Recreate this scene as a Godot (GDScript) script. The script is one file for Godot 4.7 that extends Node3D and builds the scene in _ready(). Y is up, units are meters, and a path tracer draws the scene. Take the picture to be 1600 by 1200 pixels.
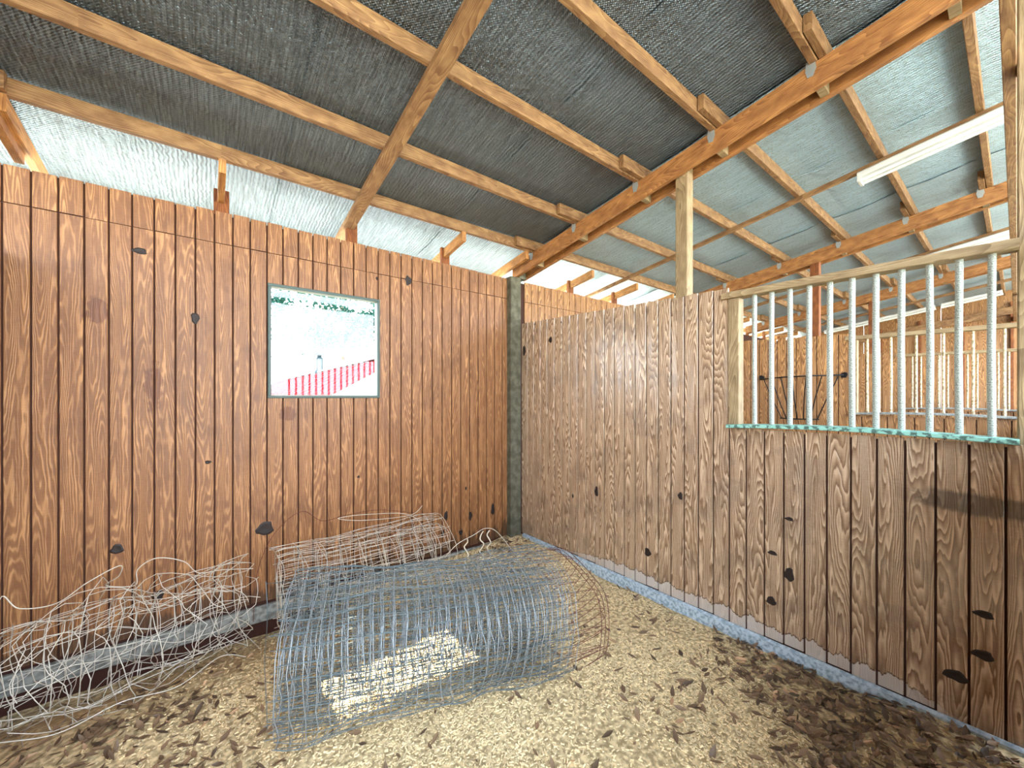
extends Node3D
# A horse stall in a timber barn: grooved plywood walls, foil-lined roof, rolls of old fence wire on the floor.
# x runs along the back wall, z from the back wall towards the stall front, y is up. The stall corner post stands at the origin.

const SLOPE := 0.15
const BEAM_Y := 2.775      # underside of the roof beams at z = 0
const PURLIN_Y := 2.915    # underside of the purlins at z = 0
const FOIL_Y := 3.006      # underside of the roof lining at z = 0
const PITCH := 0.1016      # plywood groove spacing

var M := {}
var rng := RandomNumberGenerator.new()
var names := {}

func _ready() -> void:
	rng.seed = 7341
	# ---------------------------------------------------------------- camera, sky, sun, exposure
	var cam := Camera3D.new()
	cam.name = "camera"
	cam.projection = Camera3D.PROJECTION_FRUSTUM
	cam.near = 0.05
	cam.far = 400.0
	cam.size = 2.0 * 0.05 * 600.0 / 612.0
	cam.frustum_offset = Vector2(0.0, 0.05 * 20.0 / 612.0)
	cam.position = Vector3(-2.674, 1.485, 3.355)
	cam.rotation_degrees = Vector3(0, -37.8, 0)
	add_child(cam)
	cam.current = true
	var we := WorldEnvironment.new()
	we.name = "environment"
	var env := Environment.new()
	env.background_mode = Environment.BG_SKY
	var sky := Sky.new()
	var sm := ProceduralSkyMaterial.new()
	sm.sky_top_color = Color(0.74, 0.80, 0.88)
	sm.sky_horizon_color = Color(0.90, 0.93, 0.96)
	sm.sky_curve = 0.25
	sm.ground_bottom_color = Color(0.52, 0.50, 0.44)
	sm.ground_horizon_color = Color(0.72, 0.72, 0.68)
	sm.sun_angle_max = 1.0
	sm.sky_energy_multiplier = 1.0
	sm.ground_energy_multiplier = 1.0
	sky.sky_material = sm
	env.sky = sky
	env.tonemap_mode = Environment.TONE_MAPPER_LINEAR
	env.tonemap_exposure = 15.5
	env.sdfgi_enabled = true
	env.ssao_enabled = true
	env.ssil_enabled = true
	we.environment = env
	add_child(we)
	var sun := DirectionalLight3D.new()
	sun.name = "sun"
	sun.light_color = Color(1.0, 0.96, 0.88)
	sun.light_energy = 1.5
	sun.light_angular_distance = 0.6
	sun.shadow_enabled = true
	add_child(sun)
	sun.look_at_from_position(Vector3(0, 10, 0), Vector3(0, 10, 0) + Vector3(0.05, -0.825, 0.56), Vector3.UP)

	make_materials()
	build_ceiling()
	build_beams()
	build_walls()
	build_window()
	build_floor()
	build_grilles()
	build_outside()
	build_rolls()
	build_fixtures()
	build_hay_rack()
	build_litter()

# ==================================================================== small helpers
func numbered(called: String) -> String:
	var n: int = names.get(called, 0)
	names[called] = n + 1
	return called if n == 0 else "%s_%03d" % [called, n]

func tag(o: Node, label := "", category := "", group := "", kind := "") -> Node:
	if label: o.set_meta("label", label)
	if category: o.set_meta("category", category)
	if group: o.set_meta("group", group)
	if kind: o.set_meta("kind", kind)
	return o

func base(called: String, at := Vector3.ZERO) -> Node3D:
	var o := Node3D.new()
	o.name = numbered(called)
	o.position = at
	add_child(o)
	return o

func put(mesh: Mesh, called: String, mat: Material, parent: Node, at := Vector3.ZERO) -> MeshInstance3D:
	var o := MeshInstance3D.new()
	o.mesh = mesh
	o.material_override = mat
	o.name = called if parent != self else numbered(called)
	o.position = at
	o.cast_shadow = GeometryInstance3D.SHADOW_CASTING_SETTING_ON
	parent.add_child(o, true)
	return o

func new_st() -> SurfaceTool:
	var st := SurfaceTool.new()
	st.begin(Mesh.PRIMITIVE_TRIANGLES)
	st.set_smooth_group(-1)
	return st

func done(st: SurfaceTool, tangents := false) -> ArrayMesh:
	st.generate_normals()
	if tangents: st.generate_tangents()
	return st.commit()

func tri(st: SurfaceTool, p: Array, uv: Array, out: Vector3, uv2: Array = []) -> void:
	var order := [0, 1, 2]
	var n: Vector3 = (p[1] - p[0]).cross(p[2] - p[0])
	if n.dot(out) > 0.0: order = [0, 2, 1]
	for k in order:
		st.set_uv(uv[k])
		if not uv2.is_empty(): st.set_uv2(uv2[k])
		st.add_vertex(p[k])

# second UV set: where a point lies on its wall; f = [direction along the wall, start, length, height, offset of the piece]
func on_wall(f: Array, p: Vector3) -> Vector2:
	var q: Vector3 = p + f[4]
	return Vector2((q.dot(f[0]) - f[1]) / f[2], 1.0 - q.y / f[3])

func quad(st: SurfaceTool, a: Vector3, b: Vector3, c: Vector3, d: Vector3, out: Vector3, uva: Vector2, uvb: Vector2, uvc: Vector2, uvd: Vector2, f: Array = []) -> void:
	if not f.is_empty():
		tri(st, [a, b, c], [uva, uvb, uvc], out, [on_wall(f, a), on_wall(f, b), on_wall(f, c)])
		tri(st, [a, c, d], [uva, uvc, uvd], out, [on_wall(f, a), on_wall(f, c), on_wall(f, d)])
	else:
		tri(st, [a, b, c], [uva, uvb, uvc], out)
		tri(st, [a, c, d], [uva, uvc, uvd], out)

# a length of timber: chamfered rectangle swept from a to b; u runs round it and v along it, in metres
func bar(st: SurfaceTool, a: Vector3, b: Vector3, w: float, h: float, upv := Vector3.UP, bevel := 0.003, uvo := Vector2.ZERO, f: Array = [], ends := Vector3.ZERO) -> void:
	var d := (b - a).normalized()
	var side := d.cross(upv).normalized()
	var u := side.cross(d).normalized()
	var x := w * 0.5
	var y := h * 0.5
	var c := minf(bevel, minf(x, y) * 0.9)
	var prof := [Vector2(-x + c, -y), Vector2(x - c, -y), Vector2(x, -y + c), Vector2(x, y - c), Vector2(x - c, y), Vector2(-x + c, y), Vector2(-x, y - c), Vector2(-x, -y + c)]
	var L := (b - a).length()
	var run := 0.0
	var ring_a := []
	var ring_b := []
	for p in prof:
		var off: Vector3 = side * p.x + u * p.y
		# ends: plane in which the two ends are cut (zero means square)
		var ea := a + off
		var eb := b + off
		if ends != Vector3.ZERO:
			ea += d * (-(off.dot(ends)) / d.dot(ends))
			eb += d * (-(off.dot(ends)) / d.dot(ends))
		ring_a.append(ea)
		ring_b.append(eb)
	for k in 8:
		var j := (k + 1) % 8
		var step: float = (prof[j] - prof[k]).length()
		var m: Vector2 = (prof[j] + prof[k]) * 0.5
		var out: Vector3 = side * m.x / x + u * m.y / y
		var u0 := run
		var u1 := run + step
		quad(st, ring_a[k], ring_a[j], ring_b[j], ring_b[k], out, uvo + Vector2(u0, 0), uvo + Vector2(u1, 0), uvo + Vector2(u1, L), uvo + Vector2(u0, L), f)
		run = u1
	for e in 2:
		var ring: Array = ring_a if e == 0 else ring_b
		var out2: Vector3 = -d if e == 0 else d
		for k in range(1, 7):
			var uvs := [uvo + prof[0] + Vector2(0, 0.3), uvo + prof[k] + Vector2(0, 0.3), uvo + prof[k + 1] + Vector2(0, 0.3)]
			var u2 := [on_wall(f, ring[0]), on_wall(f, ring[k]), on_wall(f, ring[k + 1])] if not f.is_empty() else []
			tri(st, [ring[0], ring[k], ring[k + 1]], uvs, out2, u2)

func timber(called: String, a: Vector3, b: Vector3, w: float, h: float, mat: Material, parent: Node, upv := Vector3.UP, bevel := 0.003, ends := Vector3.ZERO) -> MeshInstance3D:
	var st := new_st()
	var mid := (a + b) * 0.5
	bar(st, a - mid, b - mid, w, h, upv, bevel, Vector2(rng.randf() * 3.0, rng.randf() * 3.0), [], ends)
	return put(done(st), called, mat, parent, mid)

func box(st: SurfaceTool, lo: Vector3, hi: Vector3, bevel := 0.002) -> void:
	var c := (lo + hi) * 0.5
	var s := hi - lo
	bar(st, Vector3(c.x, lo.y, c.z), Vector3(c.x, hi.y, c.z), s.x, s.z, Vector3.BACK, bevel)

# round wire or rod along a path
func tube(path: PackedVector3Array, r: float, sides := 4, closed_ends := true) -> ArrayMesh:
	var v := PackedVector3Array()
	var nn := PackedVector3Array()
	var uv := PackedVector2Array()
	var idx := PackedInt32Array()
	var n := path.size()
	var ref := Vector3(0.31, 0.87, 0.39).normalized()
	var along := 0.0
	for i in n:
		var d := (path[mini(i + 1, n - 1)] - path[maxi(i - 1, 0)])
		if d.length() < 1e-6: d = Vector3.RIGHT
		d = d.normalized()
		if absf(d.dot(ref)) > 0.97: ref = Vector3(0.8, -0.2, 0.56).normalized()
		var a := d.cross(ref).normalized()
		var b := a.cross(d).normalized()
		ref = b
		if i > 0: along += (path[i] - path[i - 1]).length()
		for k in sides:
			var t := TAU * k / sides
			var o := a * cos(t) + b * sin(t)
			v.append(path[i] + o * r)
			nn.append(o)
			uv.append(Vector2(float(k) / sides, along))
	for i in n - 1:
		for k in sides:
			var j := (k + 1) % sides
			var p := i * sides + k
			var q := i * sides + j
			idx.append_array([p, q, p + sides, q, q + sides, p + sides])
	if closed_ends:
		for k in range(1, sides - 1):
			idx.append_array([0, k + 1, k])
			var e := (n - 1) * sides
			idx.append_array([e, e + k, e + k + 1])
	var arr := []
	arr.resize(Mesh.ARRAY_MAX)
	arr[Mesh.ARRAY_VERTEX] = v
	arr[Mesh.ARRAY_NORMAL] = nn
	arr[Mesh.ARRAY_TEX_UV] = uv
	arr[Mesh.ARRAY_INDEX] = idx
	var m := ArrayMesh.new()
	m.add_surface_from_arrays(Mesh.PRIMITIVE_TRIANGLES, arr)
	return m

func wire(path: PackedVector3Array, r: float, called: String, mat: Material, parent: Node, sides := 4) -> MeshInstance3D:
	return put(tube(path, r, sides), called, mat, parent)

# smooth curve through points
func curve(pts: Array, steps := 6) -> PackedVector3Array:
	var out := PackedVector3Array()
	for i in pts.size() - 1:
		var p0: Vector3 = pts[maxi(i - 1, 0)]
		var p1: Vector3 = pts[i]
		var p2: Vector3 = pts[i + 1]
		var p3: Vector3 = pts[mini(i + 2, pts.size() - 1)]
		for k in steps:
			out.append(p1.cubic_interpolate(p2, p0, p3, float(k) / steps))
	out.append(pts[pts.size() - 1])
	return out

func noise(sd: int, freq: float, octaves := 1) -> FastNoiseLite:
	var n := FastNoiseLite.new()
	n.seed = sd
	n.noise_type = FastNoiseLite.TYPE_SIMPLEX_SMOOTH
	n.frequency = freq
	n.fractal_type = FastNoiseLite.FRACTAL_FBM if octaves > 1 else FastNoiseLite.FRACTAL_NONE
	n.fractal_octaves = octaves
	return n

func tex(w: int, h: int, data: PackedByteArray, fmt := Image.FORMAT_RGB8) -> ImageTexture:
	return ImageTexture.create_from_image(Image.create_from_data(w, h, false, fmt, data))

func b8(x: float) -> int:
	return clampi(int(x * 255.0), 0, 255)

# ==================================================================== materials
func plain(color: Color, rough := 0.7, metal := 0.0) -> StandardMaterial3D:
	var m := StandardMaterial3D.new()
	m.albedo_color = color
	m.roughness = rough
	m.metallic = metal
	return m

func wood(t: Texture2D, h: Texture2D, tint: Color, scale: Vector3, rough: float, relief: float) -> StandardMaterial3D:
	var m := plain(tint, rough)
	m.albedo_texture = t
	m.uv1_scale = scale
	m.heightmap_enabled = true
	m.heightmap_texture = h
	m.heightmap_scale = relief
	return m

# rotary-cut plywood face: contour lines of a stretched height field, light raised grain between darker bands, broken by rough sawing
func ply_texture(sd: int, lo: Color, hi: Color, fx: float, fy: float, bands: float, thin: bool) -> Array:
	var w := 1024
	var h := 2048
	var a := noise(sd, 1.0, 2)
	var f := noise(sd + 1, 1.0, 1)
	var data := PackedByteArray()
	data.resize(w * h * 3)
	var hd := PackedByteArray()
	hd.resize(w * h)
	var fine := noise(sd + 2, 0.45, 2).get_image(w, 160)
	fine.resize(w, h, Image.INTERPOLATE_CUBIC)
	var fd := fine.get_data()
	var saw := noise(sd + 3, 0.3, 2).get_image(64, h)
	saw.resize(w, h, Image.INTERPOLATE_CUBIC)
	var sd2 := saw.get_data()
	var big := noise(sd + 4, 0.02, 2).get_image(w, h / 8)
	big.resize(w, h, Image.INTERPOLATE_CUBIC)
	var bd := big.get_data()
	var at := 0
	for y in h:
		var ym := 3.0 * y / h
		for x in w:
			var xm := float(x) / w
			var n := a.get_noise_2d(xm * fx, ym * fy) * bands + f.get_noise_2d(xm * 60.0, ym * 9.0) * 0.22
			var s := n - floorf(n)
			var g := 0.0
			var m := bd[at] / 255.0
			if thin:
				var q := (s - 0.5) * 5.5
				g = (0.25 + 0.75 * m) * 0.75 / (1.0 + q * q * q * q) - 0.14
			else:
				g = (0.35 + 0.65 * m) * (s * (1.0 - smoothstep(0.8, 1.0, s)) * 1.5 - 0.42) * 1.05
			var v := clampf(0.40 + g + (fd[at] / 255.0 - 0.5) * 0.24 + (sd2[at] / 255.0 - 0.5) * 0.18 + (m - 0.5) * 0.16, 0.0, 1.0)
			data[at * 3] = b8(lerpf(lo.r, hi.r, v))
			data[at * 3 + 1] = b8(lerpf(lo.g, hi.g, v))
			data[at * 3 + 2] = b8(lerpf(lo.b, hi.b, v))
			hd[at] = b8(v)
			at += 1
	return [tex(w, h, data), tex(w, h, hd, Image.FORMAT_L8)]

# sawn softwood: straight rings with slow waves and small dark specks
func pine_texture(sd: int, lo: Color, hi: Color) -> Array:
	var w := 512
	var h := 1024
	var a := noise(sd, 1.0, 2)
	var fine := noise(sd + 2, 0.35).get_image(w, 64)
	fine.resize(w, h, Image.INTERPOLATE_CUBIC)
	var fd := fine.get_data()
	var blot := noise(sd + 3, 0.012, 3).get_image(w, h)
	var bd := blot.get_data()
	var data := PackedByteArray()
	data.resize(w * h * 3)
	var hd := PackedByteArray()
	hd.resize(w * h)
	var at := 0
	for y in h:
		var ym := 2.0 * y / h
		for x in w:
			var xm := 0.5 * x / w
			var n := xm * 70.0 + a.get_noise_2d(xm * 5.0, ym * 0.9) * 7.0
			var s := n - floorf(n)
			var v := clampf(0.36 + s * 0.42 + (fd[at] / 255.0 - 0.5) * 0.3 + (bd[at] / 255.0 - 0.5) * 0.5, 0.0, 1.0)
			data[at * 3] = b8(lerpf(lo.r, hi.r, v))
			data[at * 3 + 1] = b8(lerpf(lo.g, hi.g, v))
			data[at * 3 + 2] = b8(lerpf(lo.b, hi.b, v))
			hd[at] = b8(v)
			at += 1
	return [tex(w, h, data), tex(w, h, hd, Image.FORMAT_L8)]

# two-tone blotches for paint, galvanising, weathered timber
func speck_texture(sd: int, freq: float, lo: Color, hi: Color, edge: float, soft: float, size := 512) -> ImageTexture:
	var im := noise(sd, freq, 4).get_seamless_image(size, size)
	var d := im.get_data()
	var data := PackedByteArray()
	data.resize(size * size * 3)
	for k in size * size:
		var v := smoothstep(edge - soft, edge + soft, d[k] / 255.0)
		data[k * 3] = b8(lerpf(lo.r, hi.r, v))
		data[k * 3 + 1] = b8(lerpf(lo.g, hi.g, v))
		data[k * 3 + 2] = b8(lerpf(lo.b, hi.b, v))
	return tex(size, size, data)

func tri_mat(t: Texture2D, scale: float, rough: float, metal := 0.0, tint := Color.WHITE) -> StandardMaterial3D:
	var m := plain(tint, rough, metal)
	m.albedo_texture = t
	m.uv1_triplanar = true
	m.uv1_scale = Vector3.ONE * scale
	return m

# marks on the partition: rubbed dark patch, pale salt line above the skirting, grey scuffs
func right_wall_marks() -> ImageTexture:
	var w := 1024
	var h := 704
	var im := Image.create(w, h, false, Image.FORMAT_RGBA8)
	im.fill(Color(0.4, 0.35, 0.3, 0.0))
	var jag := noise(31, 0.035, 3)
	var patch := noise(32, 0.012, 4)
	var grit := noise(33, 0.25, 2)
	for x in w:
		var z := 3.45 * x / w
		var reach := smoothstep(0.55, 1.3, z) * (1.0 - smoothstep(2.95, 3.25, z))
		var top := 0.035 + reach * (0.075 + 0.035 * jag.get_noise_1d(x * 1.0) + 0.012 * jag.get_noise_1d(x * 6.0))
		for y in h:
			var ym := 2.4 * (1.0 - float(y) / h)
			var c := Color(0.42, 0.37, 0.33, 0.0)
			var p := patch.get_noise_2d(x, y) + 0.25 * grit.get_noise_2d(x, y)
			c.a = clampf((p - 0.12) * 1.1, 0.0, 0.28)
			if ym < top and reach > 0.02:
				c = Color(0.80, 0.78, 0.75, clampf(0.78 * reach + 0.25 * p, 0.0, 0.88))
				if top - ym < 0.006: c = Color(0.2, 0.13, 0.09, 0.75 * reach)
			var dz := z - 3.25
			var band := 1.01 - 0.03 * dz
			if z > 3.02 and absf(ym - band) < 0.09:
				var e := absf(ym - band) / (0.05 + 0.014 * jag.get_noise_1d(x * 2.0))
				var k := (1.0 - smoothstep(0.6, 1.15, e + 0.35 * p)) * smoothstep(3.03, 3.12, z + 0.05 * p)
				if k > 0.03: c = c.lerp(Color(0.12, 0.13, 0.13, 1.0), k * 0.74)
			im.set_pixel(x, y, c)
	return ImageTexture.create_from_image(im)

func back_wall_marks() -> ImageTexture:
	var w := 1024
	var h := 768
	var im := Image.create(w, h, false, Image.FORMAT_RGBA8)
	var patch := noise(41, 0.01, 4)
	var jag := noise(42, 0.05, 3)
	for x in w:
		var wx := -3.6 + 3.6 * x / w
		for y in h:
			var ym := 2.8 * (1.0 - float(y) / h)
			var p := patch.get_noise_2d(x, y)
			var c := Color(0.30, 0.17, 0.09, clampf((p - 0.2) * 0.8, 0.0, 0.2))
			# two resin stains and the mud splashed up from the floor
			for s in [[-3.2, 2.0, 0.055, 0.09], [-2.95, 1.55, 0.05, 0.16], [-2.2, 1.36, 0.06, 0.06]]:
				var q := Vector2((wx - s[0]) / s[2], (ym - s[1]) / s[3]).length() + 0.5 * jag.get_noise_2d(x, y)
				if q < 1.0: c = c.lerp(Color(0.33, 0.13, 0.05, 0.6), 1.0 - smoothstep(0.7, 1.0, q))
			var mud := 0.13 + 0.10 * jag.get_noise_1d(x * 0.7) + 0.05 * jag.get_noise_1d(x * 3.0)
			if ym < mud: c = c.lerp(Color(0.22, 0.16, 0.11, 0.7), smoothstep(0.0, 0.04, mud - ym + 0.02 * p))
			im.set_pixel(x, y, c)
	return ImageTexture.create_from_image(im)

func foil_normal() -> ImageTexture:
	var s := 1024
	var im := Image.create(s, s, false, Image.FORMAT_L8)
	var n := noise(51, 0.02, 3)
	var r := noise(52, 1.0, 1)
	var data := PackedByteArray()
	data.resize(s * s)
	var wob := PackedFloat32Array()
	for y in s: wob.append(r.get_noise_1d(y * 0.02) * 1.2)
	var at := 0
	for y in s:
		for x in s:
			var k := n.get_noise_2d(x, y)
			var ribs := sin(TAU * (x / s) * 52.0 + wob[y] + k * 1.5) if false else sin(TAU * 52.0 * x / s + wob[y] + k * 1.8)
			var grid := sin(TAU * 84.0 * y / s + k * 1.2) * sin(TAU * 84.0 * x / s)
			data[at] = b8(0.5 + 0.26 * ribs * (0.7 + 0.8 * k) + 0.14 * grid + 0.18 * k)
			at += 1
	im.set_data(s, s, false, Image.FORMAT_L8, data)
	return ImageTexture.create_from_image(im)

# dulled foil: long smears up the slope over a fine weave, a little dust
func foil_color(tone: float) -> ImageTexture:
	var s := 1024
	var smear := noise(55, 0.09, 3).get_image(s, 48)
	smear.resize(s, s, Image.INTERPOLATE_CUBIC)
	var sm := smear.get_data()
	var dust := noise(56, 0.05, 4).get_seamless_image(s, s).get_data()
	var data := PackedByteArray()
	data.resize(s * s * 3)
	var at := 0
	for y in s:
		for x in s:
			var weave := 0.06 if (x % 8 < 2 or y % 8 < 2) else 0.0
			var v := clampf(tone + (sm[at] / 255.0 - 0.5) * 0.28 + weave, 0.0, 1.0)
			var d := smoothstep(0.55, 0.85, dust[at] / 255.0) * 0.35
			data[at * 3] = b8(lerpf(v, 0.52, d))
			data[at * 3 + 1] = b8(lerpf(v * 1.01, 0.47, d))
			data[at * 3 + 2] = b8(lerpf(v * 1.02, 0.40, d))
			at += 1
	return tex(s, s, data)

func make_materials() -> void:
	var ply := ply_texture(101, Color(0.49, 0.33, 0.21), Color(0.86, 0.68, 0.49), 8.0, 0.55, 6.0, true)
	var ply2 := ply_texture(131, Color(0.50, 0.39, 0.29), Color(0.87, 0.76, 0.62), 6.0, 0.62, 8.0, false)
	var sc := Vector3(1.0, 1.0 / 3.0, 1.0)
	M.ply_back = wood(ply[0], ply[1], Color(0.86, 0.80, 0.73), sc, 0.48, 0.12)
	M.ply_right = wood(ply2[0], ply2[1], Color(0.98, 0.98, 1.0), sc, 0.25, 0.08)
	M.ply_right.metallic_specular = 0.9
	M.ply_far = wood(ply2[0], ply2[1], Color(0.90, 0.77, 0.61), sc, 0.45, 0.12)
	for k in 2:
		var m: StandardMaterial3D = M.ply_back if k == 0 else M.ply_right
		m.detail_enabled = true
		m.detail_uv_layer = BaseMaterial3D.DETAIL_UV_2
		m.detail_blend_mode = BaseMaterial3D.BLEND_MODE_MIX
		m.detail_albedo = back_wall_marks() if k == 0 else right_wall_marks()
		var white := Image.create(4, 4, false, Image.FORMAT_L8)
		white.fill(Color.WHITE)
		m.detail_mask = ImageTexture.create_from_image(white)
	M.groove = plain(Color(0.24, 0.11, 0.06), 0.8)
	var pine := pine_texture(201, Color(0.44, 0.28, 0.17), Color(0.86, 0.68, 0.47))
	var ps := Vector3(2.0, 0.5, 1.0)
	M.purlin = wood(pine[0], pine[1], Color(0.82, 0.82, 0.82), ps, 0.7, 0.1)
	M.beam = wood(pine[0], pine[1], Color(0.92, 0.84, 0.73), ps, 0.6, 0.1)
	M.fresh = wood(pine[0], pine[1], Color(1.0, 0.94, 0.80), ps, 0.6, 0.1)
	var grey := pine_texture(221, Color(0.50, 0.43, 0.33), Color(0.88, 0.82, 0.70))
	M.rail = wood(grey[0], grey[1], Color(0.82, 0.77, 0.69), ps, 0.7, 0.15)
	M.stub = wood(pine[0], pine[1], Color(0.72, 0.56, 0.42), ps, 0.75, 0.1)
	M.post = tri_mat(speck_texture(61, 0.012, Color(0.30, 0.29, 0.23), Color(0.42, 0.41, 0.34), 0.52, 0.4), 1.4, 0.85)
	M.grey_board = tri_mat(speck_texture(62, 0.02, Color(0.42, 0.42, 0.40), Color(0.60, 0.61, 0.58), 0.5, 0.3), 1.6, 0.8)
	M.blue_board = tri_mat(speck_texture(63, 0.025, Color(0.52, 0.60, 0.66), Color(0.76, 0.83, 0.87), 0.48, 0.3), 2.6, 0.7)
	M.teal = tri_mat(speck_texture(64, 0.02, Color(0.30, 0.42, 0.38), Color(0.58, 0.80, 0.74), 0.42, 0.12), 2.4, 0.6)
	M.pipe = tri_mat(speck_texture(65, 0.02, Color(0.50, 0.51, 0.48), Color(0.72, 0.76, 0.73), 0.45, 0.25), 12.0, 0.5, 0.1)
	M.bar_far = tri_mat(speck_texture(66, 0.02, Color(0.55, 0.46, 0.33), Color(0.88, 0.82, 0.68), 0.40, 0.14), 3.0, 0.6)
	M.galv = plain(Color(0.72, 0.75, 0.76), 0.45, 0.6)
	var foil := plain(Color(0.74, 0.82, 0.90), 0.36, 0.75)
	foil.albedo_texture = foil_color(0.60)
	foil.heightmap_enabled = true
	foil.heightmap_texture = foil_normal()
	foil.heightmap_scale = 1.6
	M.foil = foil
	# paler, less metallic lining beyond the first beam
	var pale_foil: StandardMaterial3D = foil.duplicate()
	pale_foil.albedo_color = Color(0.80, 0.92, 1.0)
	pale_foil.albedo_texture = foil_color(0.82)
	pale_foil.metallic = 0.45
	pale_foil.roughness = 0.32
	M.foil_pale = pale_foil
	M.steel = plain(Color(0.45, 0.46, 0.47), 0.5, 0.7)
	M.wire = plain(Color(0.60, 0.63, 0.64), 0.45, 0.4)
	M.wire_pale = plain(Color(0.80, 0.78, 0.73), 0.5, 0.25)
	M.wire_rust = plain(Color(0.42, 0.24, 0.20), 0.8, 0.2)
	M.wire_dark = plain(Color(0.37, 0.42, 0.43), 0.5, 0.4)
	M.twine = plain(Color(0.80, 0.78, 0.72), 0.9)
	M.black = plain(Color(0.10, 0.09, 0.09), 0.5, 0.4)
	M.knot = plain(Color(0.13, 0.08, 0.06), 0.6)
	M.white = plain(Color(0.90, 0.90, 0.89), 0.35)
	M.glass_tube = plain(Color(0.93, 0.94, 0.93), 0.15)
	M.frame = plain(Color(0.27, 0.34, 0.32), 0.5)
	var pane := plain(Color(0.14, 0.16, 0.17, 0.02), 0.03)
	pane.transparency = BaseMaterial3D.TRANSPARENCY_ALPHA
	M.pane = pane
	M.soil = tri_mat(speck_texture(71, 0.03, Color(0.64, 0.56, 0.41), Color(0.93, 0.84, 0.65), 0.5, 0.28, 1024), 0.9, 0.95)
	M.dirt = tri_mat(speck_texture(72, 0.02, Color(0.30, 0.26, 0.20), Color(0.50, 0.44, 0.34), 0.5, 0.3), 0.5, 0.95)
	M.grass = tri_mat(speck_texture(73, 0.02, Color(0.50, 0.51, 0.44), Color(0.68, 0.68, 0.64), 0.5, 0.3), 0.15, 0.95)
	M.red = plain(Color(0.42, 0.0, 0.03), 0.95)
	M.red.metallic_specular = 0.0
	M.flue = plain(Color(0.16, 0.24, 0.26), 0.7)
	M.flue.metallic_specular = 0.1
	M.shed = plain(Color(0.86, 0.84, 0.80), 0.7)
	M.bark = plain(Color(0.42, 0.37, 0.32), 0.9)
	var leaf := plain(Color(0.09, 0.24, 0.21), 0.8)
	leaf.backlight_enabled = true
	leaf.backlight = Color(0.04, 0.1, 0.06)
	leaf.metallic_specular = 0.0
	M.leaf = leaf

# ==================================================================== roof
func lift(y0: float, z: float) -> float:
	return y0 + SLOPE * z

const PZ := [0.31, 0.90, 1.55, 2.13, 2.67, 3.16, 3.75, 4.35]

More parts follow.
